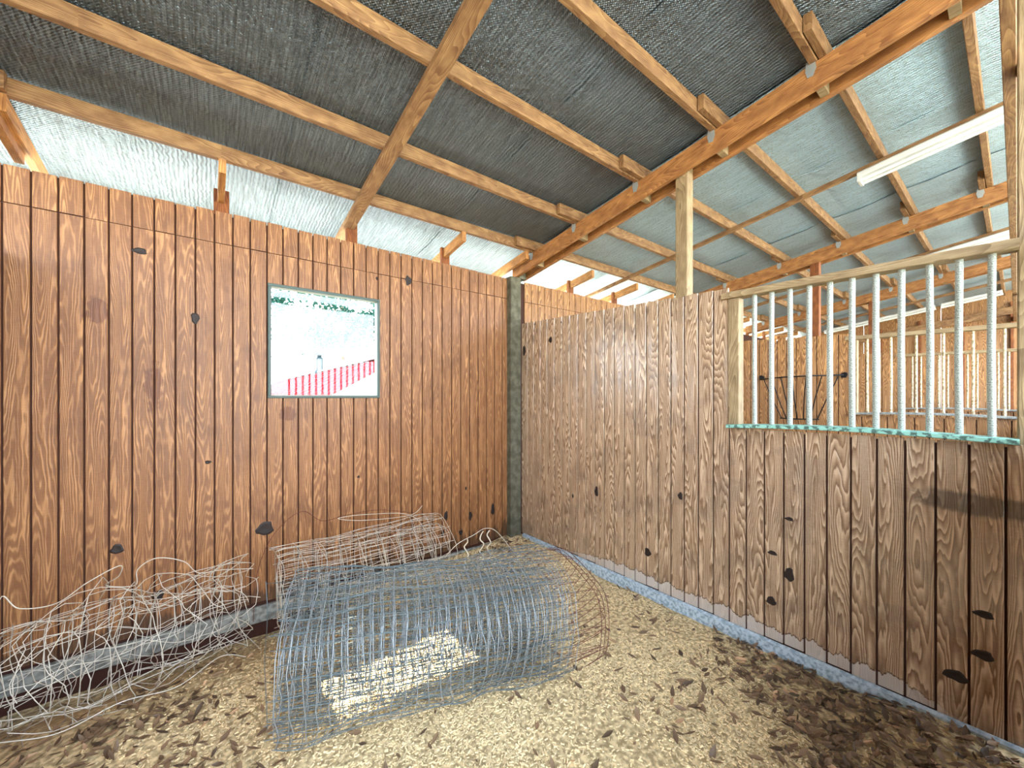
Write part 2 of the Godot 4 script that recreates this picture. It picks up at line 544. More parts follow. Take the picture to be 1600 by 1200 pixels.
func build_ceiling() -> void:
	var c := base("ceiling")
	tag(c, "foil-lined sloping barn roof on sawn purlins", "", "", "structure")
	var z0 := -0.58
	var z1 := 4.7
	var st := new_st()
	bar(st, Vector3(-9.5, lift(FOIL_Y + 0.05, (z0 + z1) / 2), (z0 + z1) / 2), Vector3(9.6, lift(FOIL_Y + 0.05, (z0 + z1) / 2), (z0 + z1) / 2), (z1 - z0) * sqrt(1 + SLOPE * SLOPE), 0.02, Vector3(0, 1, -SLOPE))
	put(done(st), "roof_deck", M.steel, c)
	# lining sheets, laid up the slope, each lapped over the next
	var edges := [-9.4, -8.3, -7.2, -6.0, -4.76, -3.52, -2.25, -0.97, 0.06, 1.26, 2.44, 3.66, 4.9, 6.1, 7.7, 9.3]
	var sag := noise(81, 0.9, 2)
	for k in edges.size() - 1:
		var near := k >= 5 and k <= 9
		var dx := 0.04 if near else 0.15
		var xa: float = edges[k] - 0.015
		var xb: float = edges[k + 1] + 0.015
		var nx := int(ceil((xb - xa) / dx))
		var zs := []
		var zz := z0
		while zz < z1:
			zs.append(zz)
			zz += 0.06 if near else 0.15
		zs.append(z1)
		var sheet := SurfaceTool.new()
		sheet.begin(Mesh.PRIMITIVE_TRIANGLES)
		sheet.set_smooth_group(0)
		for i in nx + 1:
			for z in zs:
				var x := lerpf(xa, xb, float(i) / nx)
				var s := 0.0
				# hangs a little between the purlins, tight where they press it up
				var below := -0.58
				var above := 0.31
				for p in PZ:
					if p <= z:
						below = p
						above = p + 0.6
				for p in range(PZ.size() - 1, -1, -1):
					if PZ[p] > z: above = PZ[p]
				var t := clampf((z - below) / (above - below), 0.0, 1.0)
				s = 0.014 * sin(PI * t) * (0.6 + 0.8 * sag.get_noise_2d(x, z))
				# the sheet edge droops slightly
				var e := minf(x - xa, xb - x)
				s += 0.010 * (1.0 - smoothstep(0.0, 0.05, e)) * sin(PI * t)
				sheet.set_uv(Vector2((x - edges[k]) * 0.8 + 0.37 * k, z * 0.8))
				sheet.add_vertex(Vector3(x, lift(FOIL_Y + 0.004 * (k % 2), z) - s, z))
		var nz := zs.size()
		for i in nx:
			for j in nz - 1:
				var a := i * nz + j
				for q in [a, a + nz, a + 1, a + 1, a + nz, a + nz + 1]: sheet.add_index(q)
		sheet.generate_normals()
		put(sheet.commit(), "insulation_sheet", M.foil_pale if edges[k] > 0.0 else M.foil, c)
	# purlins: 2x4 on edge, lapped beside each other over every beam
	var bays := [[-9.2, -6.85, 0.0], [-7.4, -3.45, 0.042], [-3.85, 0.20, 0.0], [-0.30, 3.30, 0.042], [2.70, 6.30, 0.0], [5.70, 9.2, 0.042]]
	for z in PZ:
		for b in bays:
			if z > 4.0 and (b[0] < -4 or b[0] > 2): continue
			var zc: float = z + b[2]
			var y := lift(PURLIN_Y + 0.0445, zc)
			timber("purlin", Vector3(b[0], y, zc), Vector3(b[1], y, zc), 0.038, 0.089, M.purlin, c)
	var ye := lift(FOIL_Y - 0.012, -0.56)
	timber("eave_board", Vector3(-9.2, ye, -0.56), Vector3(9.2, ye, -0.56), 0.07, 0.02, M.purlin, c)
	# battens up the slope, nailed under the purlins half way along each bay
	for b in [[-1.76, 0.089, 0.040, M.purlin], [1.43, 0.042, 0.036, M.purlin], [4.5, 0.06, 0.04, M.purlin], [7.6, 0.06, 0.04, M.purlin], [-5.4, 0.089, 0.04, M.purlin]]:
		var yb: float = PURLIN_Y - b[2] * 0.5 - 0.002
		timber("batten", Vector3(b[0] + 0.0, lift(yb, -0.52), -0.52), Vector3(b[0], lift(yb, 4.5), 4.5), b[1], b[2], b[3], c)
	# rafter tails reaching out over the wall to the eave
	for k in range(-10, 11):
		var x := 0.045 + 0.868 * k - (0.13 if k == 0 else 0.0)
		if k == -2 : continue
		if absf(x - 3.0) < 0.12 or absf(x + 3.55) < 0.02: x += 0.1
		var yt := PURLIN_Y - 0.045
		timber("rafter_tail", Vector3(x - 0.045, lift(yt, 0.33), 0.33), Vector3(x - 0.045, lift(yt, -0.53), -0.53), 0.038, 0.085, M.fresh, c, Vector3.UP, 0.002, Vector3.BACK)

func build_beams() -> void:
	var labels := {
		35: "doubled roof beam resting on the mossy corner post of the stall",
		3035: "second doubled roof beam, beyond the fluorescent fixture",
		6035: "third doubled roof beam, above the hay rack's neighbouring stall",
		-3565: "doubled roof beam over the side partition beside the window wall",
	}
	for bx in [0.035, 3.035, 6.035, -3.565]:
		var o := base("roof_beam", Vector3(bx, 0, 0))
		tag(o, labels[int(round(bx * 1000))], "beam", "", "structure")
		var yc := BEAM_Y + 0.07
		for s in [-1, 1]:
			timber("board", Vector3(s * 0.0675, lift(yc, -0.02), -0.02), Vector3(s * 0.0675, lift(yc, 4.62), 4.62), 0.038, 0.139, M.beam, o, Vector3.UP, 0.003, Vector3.BACK)
		for k in PZ.size():
			var z: float = PZ[k] + 0.02
			var y := lift(BEAM_Y + 0.068, z)
			if absf(z - 0.02) > 0.1: timber("spacer", Vector3(0, y - 0.062, z), Vector3(0, y + 0.062, z), 0.095, 0.04, M.rail, o, Vector3.BACK)
			# galvanised tie under each purlin, bent over the face of the board
			if k < 7:
				for s in [-1, 1]:
					var zt: float = PZ[k] - 0.012
					var top := lift(PURLIN_Y + 0.02, zt)
					var st := new_st()
					var xf: float = s * 0.0895
					var pts := [Vector2(-0.02, 0.0), Vector2(0.02, 0.0), Vector2(0.026, -0.05), Vector2(0.012, -0.088), Vector2(-0.014, -0.088), Vector2(-0.024, -0.05)]
					for q in range(1, 5):
						for face in [-1.0, 1.0]:
							var tr := []
							for w in [pts[0], pts[q], pts[q + 1]]: tr.append(Vector3(xf + face * 0.0012, top + w.y, zt + w.x))
							tri(st, tr, [Vector2.ZERO, Vector2.ZERO, Vector2.ZERO], Vector3(face, 0, 0))
					for q in 6:
						var p0: Vector2 = pts[q]
						var p1: Vector2 = pts[(q + 1) % 6]
						var mid := (p0 + p1) * 0.5 - Vector2(0, -0.045)
						quad(st, Vector3(xf - 0.0012, top + p0.y, zt + p0.x), Vector3(xf + 0.0012, top + p0.y, zt + p0.x), Vector3(xf + 0.0012, top + p1.y, zt + p1.x), Vector3(xf - 0.0012, top + p1.y, zt + p1.x), Vector3(0, mid.y, mid.x), Vector2.ZERO, Vector2.ZERO, Vector2.ZERO, Vector2.ZERO)
					put(done(st), "metal_tie", M.galv, o)
	# posts standing on the partitions and held between the beam boards
	var hang := {0: "square wooden post between the partition top and the roof beam", 3: "slim wooden post on the neighbouring partition, seen through the pipe bars", 6: "far slim post above the third partition"}
	for k in hang:
		var x: float = k + 0.037
		var o := timber("hanging_post", Vector3(x, 2.198, 1.885), Vector3(x, lift(BEAM_Y + 0.13, 1.885), 1.885), 0.082, 0.09, M.rail if k == 0 else M.stub, self, Vector3.BACK, 0.005)
		tag(o, hang[k], "post", "", "structure")
	var cp := base("corner_post", Vector3(-0.07, 0, 0))
	tag(cp, "dark mossy treated post in the stall corner under the roof beam", "post", "", "structure")
	timber("shaft", Vector3(0, -0.3, 0.0), Vector3(0, lift(BEAM_Y, 0) - 0.01, 0.0), 0.14, 0.14, M.post, cp, Vector3.BACK, 0.008)
	timber("cap_block", Vector3(0.1, lift(BEAM_Y, 0) - 0.01, 0), Vector3(0.1, lift(BEAM_Y + 0.12, 0), 0), 0.094, 0.12, M.post, cp, Vector3.BACK, 0.004)
	var hb := timber("header_beam", Vector3(-3.6, 2.93, 3.335), Vector3(9.2, 2.93, 3.335), 0.04, 0.09, M.purlin, self)
	tag(hb, "long header board running across the stall fronts below the roof", "beam", "", "structure")
	for x in [0.03, 3.03, 6.03, -3.62]:
		var zf := 3.40
		var o := timber("front_post", Vector3(x + 0.045, -0.3, zf), Vector3(x + 0.045, lift(BEAM_Y, zf) - 0.005, zf), 0.115, 0.09, M.rail, self, Vector3.BACK, 0.006)
		tag(o, {0: "pale treated post ending the barred partition at the stall front", 3: "front post of the second partition, behind the pipe bars", 6: "front post of the third partition, farthest along the row", -4: "front post of the stall's side partition beside the doorway"}[int(round(x))], "post", "", "structure")

# ==================================================================== walls
func plank(called: String, parent: Node, along: Vector3, out: Vector3, s: float, y0: float, y1: float, mat: Material, origin: Vector3, f: Array = [], w := PITCH - 0.0085, th := 0.013) -> void:
	if y1 - y0 < 0.02: return
	var st := new_st()
	var mid := origin + along * s + Vector3.UP * y0 + out * (-th * 0.5)
	var g: Array = [] if f.is_empty() else [f[0], f[1], f[2], f[3], mid]
	bar(st, Vector3.ZERO, Vector3.UP * (y1 - y0), w, th, out, 0.0022, Vector2(rng.randf(), rng.randf() * 0.25), g)
	put(done(st), called, mat, parent, mid)

func knots(parent: Node, list: Array, along: Vector3, out: Vector3) -> void:
	for k in list:
		var st := new_st()
		var n := 14
		var c: Vector3 = along * k[0] + Vector3.UP * k[1]
		var ring := []
		for i in n:
			var t := TAU * i / n
			var r := 1.0 + 0.12 * sin(t * 3.0 + k[0] * 9.0) + 0.08 * sin(t * 5.0 + k[1] * 7.0)
			ring.append(c + along * (cos(t) * k[2] * 0.5 * r) + Vector3.UP * (sin(t) * k[3] * 0.5 * r))
		for i in n:
			var j := (i + 1) % n
			# a low ring round a sunken heart
			var a: Vector3 = ring[i]
			var b: Vector3 = ring[j]
			var ai := c.lerp(a, 0.72) + out * 0.0025
			var bi := c.lerp(b, 0.72) + out * 0.0025
			quad(st, a, b, bi, ai, out, Vector2.ZERO, Vector2.ZERO, Vector2.ZERO, Vector2.ZERO)
			tri(st, [ai, bi, c + out * 0.0006], [Vector2.ZERO, Vector2.ZERO, Vector2.ZERO], out)
		put(done(st), "knot", M.knot, parent)

func backing(parent: Node, boxes: Array) -> void:
	var st := new_st()
	for b in boxes: box(st, b[0], b[1], 0.001)
	put(done(st), "backing", M.groove, parent)

const WINDOWS := [-1.92, 1.5, 4.5, 7.6]  # first is seen; the rest are unseen, added to brighten the roof lining

func build_walls() -> void:
	# back wall with the window; the plywood continues past the corner post into the next stalls
	var wb := base("wall_back")
	tag(wb, "grooved brown plywood back wall with the window", "", "", "structure")
	var fb := [Vector3.RIGHT, -3.6, 3.6, 2.8]
	var hole := [-2.33, 1.475, -1.51, 2.318]
	# the seen window, then unseen ones added to light the neighbouring stalls
	var sides := [-9.2]
	for x in WINDOWS: sides.append_array([x - 0.41, x + 0.41])
	sides.append(9.2)
	var parts := []
	for k in range(0, sides.size(), 2): parts.append([Vector3(sides[k], -0.4, -0.07), Vector3(sides[k + 1], 2.74, -0.013)])
	for x in WINDOWS:
		parts.append([Vector3(x - 0.41, -0.4, -0.07), Vector3(x + 0.41, hole[1], -0.013)])
		parts.append([Vector3(x - 0.41, hole[3], -0.07), Vector3(x + 0.41, 2.74, -0.013)])
	backing(wb, parts)
	for k in range(-30, 35):
		var xl := -(0.0996 + PITCH * (k + 1))
		var xc := xl + PITCH * 0.5
		if xc > -0.1 and xc < 0.1: continue
		var mat: Material = M.ply_back if xc < 0 else M.ply_far
		var wx: float = WINDOWS[0] if xc < 0 else WINDOWS[1]
		hole[0] = wx - 0.41
		hole[2] = wx + 0.41
		var f: Array = fb
		var w := PITCH - 0.0085
		plank("plank", wb, Vector3.RIGHT, Vector3.BACK, xc, 2.541 + rng.randf_range(-0.002, 0.002), 2.746 + (0.012 if xc > -2.72 else 0.0) + rng.randf_range(-0.003, 0.003), mat, Vector3.ZERO, f, w)
		var yb := 0.0 + rng.randf_range(-0.004, 0.004)
		if xc + PITCH / 2 > hole[0] and xc - PITCH / 2 < hole[2]:
			# planks cut round the window opening
			var l := xc - w / 2
			var r := xc + w / 2
			plank("plank", wb, Vector3.RIGHT, Vector3.BACK, xc, yb, hole[1], mat, Vector3.ZERO, f, w)
			plank("plank", wb, Vector3.RIGHT, Vector3.BACK, xc, hole[3], 2.536, mat, Vector3.ZERO, f, w)
			if l < hole[0] - 0.01: plank("plank", wb, Vector3.RIGHT, Vector3.BACK, (l + hole[0]) / 2, hole[1], hole[3], mat, Vector3.ZERO, f, hole[0] - l)
			if r > hole[2] + 0.01: plank("plank", wb, Vector3.RIGHT, Vector3.BACK, (r + hole[2]) / 2, hole[1], hole[3], mat, Vector3.ZERO, f, r - hole[2])
		else:
			plank("plank", wb, Vector3.RIGHT, Vector3.BACK, xc, yb, 2.536, mat, Vector3.ZERO, f, w)
	knots(wb, [[-3.012, 2.395, 0.072, 0.04], [-2.742, 2.009, 0.045, 0.076], [-1.252, 2.53, 0.06, 0.085], [-2.347, 0.525, 0.11, 0.10], [-3.112, 0.558, 0.06, 0.06], [-2.926, 0.221, 0.06, 0.06], [-0.872, 0.344, 0.04, 0.09], [-0.599, 0.293, 0.042, 0.09], [-0.325, 0.309, 0.045, 0.12], [-0.906, 0.185, 0.04, 0.05], [-0.709, 0.15, 0.045, 0.055], [-1.533, 2.498, 0.02, 0.03], [-2.675, 1.043, 0.035, 0.025], [-1.687, 0.82, 0.022, 0.022], [-0.651, 0.576, 0.02, 0.035]], Vector3.RIGHT, Vector3.BACK)
	for k in range(-10, 11):
		var x := 0.003 + 0.868 * k
		if k == 0 or k == -4: continue
		timber("stub_post", Vector3(x, 2.735, -0.04), Vector3(x, lift(PURLIN_Y - 0.01, -0.04) + 0.02, -0.04), 0.088, 0.038, M.stub, wb, Vector3.BACK)
	var bb := timber("baseboard_back", Vector3(-3.56, -0.075, 0.012), Vector3(-0.15, -0.085, 0.012), 0.024, 0.115, M.grey_board, self)
	tag(bb, "weathered grey skirting board under the plywood of the window wall", "", "", "structure")

	# the partition on the right: full height by the corner, low under the pipe bars
	var wr := base("wall_right")
	tag(wr, "grooved plywood partition, full height by the corner and low under the bars", "", "", "structure")
	var fr := [Vector3.BACK, 0.0, 3.45, 2.4]
	partition(wr, 0.0, 33, M.ply_right, fr, 0.03)
	knots(wr, [[0.12, 1.979, 0.045, 0.11], [0.527, 2.048, 0.05, 0.06], [1.109, 0.659, 0.04, 0.09], [1.876, 0.774, 0.036, 0.055], [2.542, 0.773, 0.044, 0.022], [2.456, 0.548, 0.05, 0.026], [2.542, 0.449, 0.05, 0.08], [2.45, 0.258, 0.052, 0.052], [3.266, 0.535, 0.06, 0.034], [3.264, 0.356, 0.066, 0.044], [3.185, 0.221, 0.08, 0.05], [1.612, 0.287, 0.055, 0.065], [0.828, 0.564, 0.02, 0.04], [0.297, 2.24, 0.02, 0.02], [0.678, 2.2, 0.018, 0.02]], Vector3.BACK, Vector3.LEFT)
	var st := new_st()
	bar(st, Vector3(-0.010, -0.02, 0.12), Vector3(-0.010, -0.02, 3.46), 0.03, 0.10, Vector3.UP, 0.012, Vector2.ZERO)
	var br := put(done(st), "baseboard_right", M.blue_board, self)
	tag(br, "pale bluish treated skirting board along the foot of the partition", "", "", "structure")

	# the next partitions along the barn
	var wm := base("wall_middle", Vector3(3.0, 0, 0))
	tag(wm, "second plywood partition carrying the hay rack, seen through the bars", "", "", "structure")
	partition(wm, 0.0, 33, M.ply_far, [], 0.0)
	var wf := base("wall_far", Vector3(6.0, 0, 0))
	tag(wf, "third plywood partition, seen through two rows of bars", "", "", "structure")
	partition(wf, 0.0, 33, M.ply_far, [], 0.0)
	# end wall of the barn with its open studs
	var we := base("wall_end", Vector3(9.2, 0, 0))
	tag(we, "barn end wall of bare plywood with exposed studs", "", "", "structure")
	var lo := 0.0
	while lo < 4.6:
		var hi := minf(lo + 1.2, 4.6)
		var yt := lift(FOIL_Y, (lo + hi) / 2) + 0.01
		timber("panel", Vector3(0.02, -0.3, (lo + hi) / 2), Vector3(0.02, yt, (lo + hi) / 2), 0.02, hi - lo - 0.004, M.ply_far, we, Vector3.BACK, 0.003, Vector3(0, 1, -SLOPE))
		lo += 1.2
	for k in 8:
		var z := 0.3 + 0.6 * k
		timber("stud", Vector3(-0.03, -0.2, z), Vector3(-0.03, lift(PURLIN_Y, z) - 0.15, z), 0.08, 0.038, M.stub, we, Vector3.BACK)
	timber("rail", Vector3(-0.05, 2.62, 0.1), Vector3(-0.05, 2.62 + 0.66, 4.5), 0.04, 0.14, M.purlin, we, Vector3.UP, 0.003, Vector3.BACK)

	var wo := base("wall_outer_added", Vector3(-9.2, 0, 0))  # unseen end wall, added to block light entering the aisle from this side
	tag(wo, "unseen end wall added to block light, behind the stall's side partition", "", "", "structure")
	for k in 4:
		var zc := 0.54 + 1.08 * k
		timber("panel", Vector3(0, -0.3, zc), Vector3(0, lift(FOIL_Y, zc) + 0.01, zc), 0.02, 1.076, M.ply_far, wo, Vector3.BACK, 0.003, Vector3(0, 1, -SLOPE))

	# left partition and the stall front either side of the doorway (behind the camera)
	var wl := base("wall_left", Vector3(-3.557, 0, 0))
	tag(wl, "grooved plywood side partition beside the window wall", "", "", "structure")
	var bst := new_st()
	box(bst, Vector3(-0.05, -0.4, -0.01), Vector3(-0.013, 2.27, 3.4))
	put(done(bst), "backing", M.groove, wl)
	for k in 32:
		plank("plank", wl, Vector3.BACK, Vector3.RIGHT, 0.08 + PITCH * (k + 0.5), 0.0, 2.27 - 0.004 * k, M.ply_far, Vector3.ZERO)
	var wfr := base("wall_front", Vector3(0, 0, 3.47))
	tag(wfr, "low plywood stall front beside the doorway", "", "", "structure")
	var fst := new_st()
	box(fst, Vector3(-1.75, -0.4, 0.013), Vector3(-0.04, 1.3, 0.05))
	box(fst, Vector3(0.1, -0.4, 0.013), Vector3(9.1, 1.3, 0.05))
	box(fst, Vector3(-9.1, -0.4, 0.013), Vector3(-3.25, 1.3, 0.05))
	put(done(fst), "backing", M.groove, wfr)
	for k in 17:
		plank("plank", wfr, Vector3.RIGHT, Vector3.FORWARD, -1.75 + PITCH * (k + 0.5), 0.0, 1.3, M.ply_far, Vector3.ZERO)
	timber("sill", Vector3(-1.76, 1.31, 0.02), Vector3(-0.03, 1.31, 0.02), 0.1, 0.03, M.rail, wfr)
	timber("top_rail", Vector3(-1.76, 2.13, 0.02), Vector3(-0.03, 2.13, 0.02), 0.09, 0.05, M.rail, wfr)
	for k in 17:
		var x := -1.68 + 0.0955 * k
		wire(PackedVector3Array([Vector3(x, 1.32, 0.02), Vector3(x, 2.11, 0.02)]), 0.0135, "bar", M.pipe, wfr, 10)

# planks at local x = 0 facing -x; z runs along
func partition(o: Node, _x: float, count: int, mat: Material, f: Array, foot: float) -> void:
	var st := new_st()
	box(st, Vector3(0.013, -0.4, 0.07), Vector3(0.048, 2.19, 2.17), 0.001)
	box(st, Vector3(0.013, -0.4, 2.17), Vector3(0.048, 1.27, 3.36), 0.001)
	put(done(st), "backing", M.groove, o)
	for k in count:
		var z := 0.075 + PITCH * (k + 0.5)
		var top := 2.277 - 0.039 * z
		var w := PITCH - 0.0085
		if z > 2.18: top = 1.285
		if z + w / 2 > 3.46:
			continue
		plank("plank", o, Vector3.BACK, Vector3.LEFT, z, foot + rng.randf_range(-0.006, 0.006), top, mat, Vector3.ZERO, f, w)

func build_window() -> void:
	var labels := ["square window with a grey-green metal frame in the back wall", "unseen added window lighting the next stall, behind the barred partition", "unseen added window lighting the third stall along the back wall", "unseen added window lighting the last stall by the barn end wall"]
	var hx := 0.41
	var hy := 0.4215
	for n in 4:
		var w := base("window_%d" % (n + 1), Vector3(WINDOWS[n], 1.8965, -0.03))
		tag(w, labels[n], "", "", "structure")
		timber("frame", Vector3(-hx, -hy + 0.011, 0.0), Vector3(hx, -hy + 0.011, 0.0), 0.075, 0.022, M.frame, w)
		timber("frame", Vector3(-hx, hy - 0.011, 0.0), Vector3(hx, hy - 0.011, 0.0), 0.075, 0.022, M.frame, w)
		for s in [-1, 1]:
			timber("frame", Vector3(s * (hx - 0.011), -hy + 0.022, 0.0), Vector3(s * (hx - 0.011), hy - 0.022, 0.0), 0.022, 0.075, M.frame, w, Vector3.BACK)
		timber("pane", Vector3(-hx + 0.02, 0, -0.015), Vector3(hx - 0.02, 0, -0.015), 0.004, 2 * hy - 0.042, M.pane, w)

# ==================================================================== floor
var fn: FastNoiseLite
var fn2: FastNoiseLite
func ground(x: float, z: float) -> float:
	var y := -0.055 + 0.022 * fn.get_noise_2d(x, z) + 0.006 * fn2.get_noise_2d(x, z)
	# pawed-out hollow along the window wall, and bedding heaped at both ends of the partition
	y -= 0.2 * exp(-pow(z / 0.42, 2.0)) * (1.0 - smoothstep(-2.3, -1.2, x))
	y += 0.05 * exp(-pow((x + 0.1) / 0.35, 2.0)) * (1.0 - smoothstep(0.7, 1.25, z))
	y += 0.06 * exp(-pow((x + 0.1) / 0.35, 2.0)) * smoothstep(2.75, 3.15, z)
	return y

func build_floor() -> void:
	fn = noise(91, 0.9, 3)
	fn2 = noise(92, 6.0, 2)
	var o := base("floor")
	tag(o, "uneven stall floor of earth and old pellet bedding", "", "", "structure")
	var st := SurfaceTool.new()
	st.begin(Mesh.PRIMITIVE_TRIANGLES)
	st.set_smooth_group(0)
	var nx := 120
	var nz := 120
	for i in nx + 1:
		for j in nz + 1:
			var x := lerpf(-3.6, 0.03, float(i) / nx)
			var z := lerpf(-0.03, 3.9, float(j) / nz)
			st.set_uv(Vector2(x, z))
			st.add_vertex(Vector3(x, ground(x, z), z))
	for i in nx:
		for j in nz:
			var a := i * (nz + 1) + j
			for q in [a, a + nz + 1, a + 1, a + 1, a + nz + 1, a + nz + 2]: st.add_index(q)
	st.generate_normals()
	put(st.commit(), "stall_floor", M.soil, o)
	var s2 := new_st()
	box(s2, Vector3(0.03, -0.5, -0.05), Vector3(9.3, -0.06, 3.9), 0.001)
	box(s2, Vector3(-9.3, -0.5, -0.05), Vector3(-3.6, -0.06, 3.9), 0.001)
	box(s2, Vector3(-9.3, -0.5, 3.9), Vector3(9.3, -0.06, 6.2), 0.001)
	put(done(s2), "earth", M.dirt, o)

# ==================================================================== pipe grilles
func build_grilles() -> void:
	for g in 3:
		var o := base("stall_grille", Vector3(3.0 * g, 1.285, 2.8))
		tag(o, ["row of galvanised pipe bars above a teal sill in the near partition", "grille of thin pale bars in the second partition, behind the hay rack", "farthest grille of thin bars in front of the barn end wall"][g], "grille", "pipe grilles in the stall partitions")
		var zs := 2.215 - 2.8
		var ze := 3.362 - 2.8
		timber("end_post", Vector3(0.022, 0.025, zs + 0.025), Vector3(0.022, 0.83, zs + 0.025), 0.075, 0.066, M.rail, o, Vector3.BACK, 0.004)
		timber("top_rail", Vector3(0.015, 0.855, zs - 0.045), Vector3(0.015, 0.838, ze), 0.088, 0.042, M.rail, o)
		var st := new_st()
		var pts := []
		for k in 13: pts.append(Vector3(0.0, 0.012 + 0.018 * sin(PI * k / 12.0), lerpf(zs + 0.0, ze, k / 12.0)))
		for k in 12: bar(st, pts[k], pts[k + 1], 0.12, 0.022, Vector3.UP, 0.003, Vector2.ZERO, [], Vector3.BACK)
		put(done(st), "sill", M.teal if g == 0 else M.grey_board, o)
		for k in 11:
			var z := 2.355 + 0.0934 * k - 2.8
			var y0 := 0.022 + 0.018 * sin(PI * (z - zs) / (ze - zs))
			var path := PackedVector3Array([Vector3(0.012, y0, z), Vector3(0.012 + rng.randf_range(-0.004, 0.004), 0.4, z + rng.randf_range(-0.003, 0.003)), Vector3(0.012, 0.834 - 0.001 * k, z)])
			wire(path, 0.0135 if g == 0 else 0.0105, "bar", M.pipe if g == 0 else M.bar_far, o, 10)

# ==================================================================== outdoors, seen through the window and under the eave
func build_outside() -> void:
	var g := new_st()
	box(g, Vector3(-80, -0.9, -120), Vector3(80, -0.42, 80), 0.01)
	var go := put(done(g), "ground", M.grass, self)
	tag(go, "dry sunlit grass around the barn", "", "", "structure")
	# long shed with a red metal roof, ridge running away from the barn
	var s := base("shed", Vector3(1.39, -0.42, -18))
	tag(s, "low shed with a red metal roof, seen through the window", "building")
	var ridge := 3.02
	var eave := 1.75
	var st := new_st()
	box(st, Vector3(-2.2, 0, -11.5), Vector3(2.2, eave, 11.5), 0.01)
	for e in [-11.4, 11.4]:
		tri(st, [Vector3(-2.2, eave, e), Vector3(2.2, eave, e), Vector3(0, ridge - 0.05, e)], [Vector2.ZERO, Vector2.ZERO, Vector2.ZERO], Vector3(0, 0, e))
	put(done(st), "wall", M.shed, s)
	for side in [-1, 1]:
		for k in 24:
			var z := -11.5 + k * 1.0
			var a := Vector3(0, ridge, z)
			var b := Vector3(side * 3.5, ridge - 1.98, z)
			timber("roof_panel", a, b, 0.99, 0.02, M.red, s, Vector3(side * 0.5, 1, 0), 0.004)
			timber("roof_rib", a + Vector3(0, 0.03, 0.5), b + Vector3(0, 0.03, 0.5), 0.05, 0.04, M.red, s, Vector3(side * 0.5, 1, 0), 0.008)
	timber("ridge_cap", Vector3(0, ridge + 0.03, -12.0), Vector3(0, ridge + 0.03, 12.0), 0.3, 0.04, M.steel, s)
	var foot := Vector3(0, 3.0, 1.6)
	var vp := wire(PackedVector3Array([Vector3(0, -0.1, 0), Vector3(0, 0.72, 0)]), 0.14, "vent_pipe", M.flue, s, 14)
	vp.position = foot
	vp.set_meta("label", "grey metal vent pipe with a flat cap")
	wire(PackedVector3Array([Vector3(0, 0.84, 0), Vector3(0, 0.90, 0)]), 0.27, "cap", M.flue, vp, 14)
	wire(PackedVector3Array([Vector3(0, -0.04, 0), Vector3(0, 0.12, 0)]), 0.26, "collar", M.flue, vp, 14)
	wire(PackedVector3Array([Vector3(0, 0.7, 0), Vector3(0, 0.85, 0)]), 0.1, "neck", M.flue, vp, 10)
	tree(Vector3(7.2, -0.42, -35), 13.0, 3.6, 11, "leafy tree rising behind the red roof at the window's edge")
	tree(Vector3(-0.2, -0.42, -38), 12.5, 3.2, 12, "tall tree beyond the vent pipe, seen through the window")
	tree(Vector3(13.0, -0.42, -31), 11.0, 3.8, 13, "broad tree far off beside the shed")

func tree(at: Vector3, h: float, r: float, sd: int, label: String) -> void:
	var o := base("tree", at)
	tag(o, label, "tree", "trees outside the window")
	var g := RandomNumberGenerator.new()
	g.seed = sd
	wire(curve([Vector3.ZERO, Vector3(0.1, h * 0.3, 0), Vector3(-0.1, h * 0.6, 0.1), Vector3(0.1, h * 0.9, 0)]), 0.16, "trunk", M.bark, o, 8)
	var tips := []
	for k in 9:
		var t := TAU * k / 9.0 + g.randf()
		var y := h * g.randf_range(0.35, 0.8)
		var tip := Vector3(cos(t) * r * g.randf_range(0.4, 0.9), y + h * 0.15, sin(t) * r * g.randf_range(0.4, 0.9))
		wire(curve([Vector3(0, y - h * 0.1, 0), tip * 0.5 + Vector3(0, y * 0.45, 0), tip]), 0.05, "branch", M.bark, o, 5)
		tips.append(tip)
	var mm := MultiMesh.new()
	mm.transform_format = MultiMesh.TRANSFORM_3D
	mm.mesh = leaf_mesh(0.42, 0.22, 0.04)
	mm.instance_count = 1500
	for k in 1500:
		var c: Vector3 = tips[k % 9]
		var d := Vector3(g.randfn(), g.randfn() * 0.7, g.randfn()) * r * 0.26
		mm.set_instance_transform(k, Transform3D(Basis.from_euler(Vector3(g.randf() * TAU, g.randf() * TAU, g.randf() * TAU)), c + d))
	var m := MultiMeshInstance3D.new()
	m.multimesh = mm
	m.material_override = M.leaf
	m.name = "foliage"
	tag(m, "", "", "", "stuff")
	o.add_child(m, true)

# ==================================================================== fence wire
func bumpy(n: FastNoiseLite, p: Vector3, amp: float) -> Vector3:
	return Vector3(n.get_noise_3dv(p), n.get_noise_3dv(p + Vector3(31, 7, 3)), n.get_noise_3dv(p + Vector3(5, 43, 19))) * amp

# a point of a rolled-up fence: s metres along the axis, th radians round the spiral
func on_roll(w: Dictionary, s: float, th: float) -> Vector3:
	var r: float = lerpf(w.r0, w.r1, clampf(th / (TAU * w.turns), 0.0, 1.0))
	var p: Vector3 = w.a + w.axis * s + w.side * cos(th) * r * (2.0 - w.squash) + w.up * sin(th) * r * w.squash
	p += bumpy(w.n, p + Vector3(0, th * 0.12, 0), w.rough * (0.4 + 0.6 * r / w.r1))
	p.y = maxf(p.y, ground(clampf(p.x, -3.5, -0.1), maxf(p.z, 0.05)) + 0.006)
	p.z = maxf(p.z, 0.03)
	p.x = maxf(p.x, -3.53)
	return p - w.from

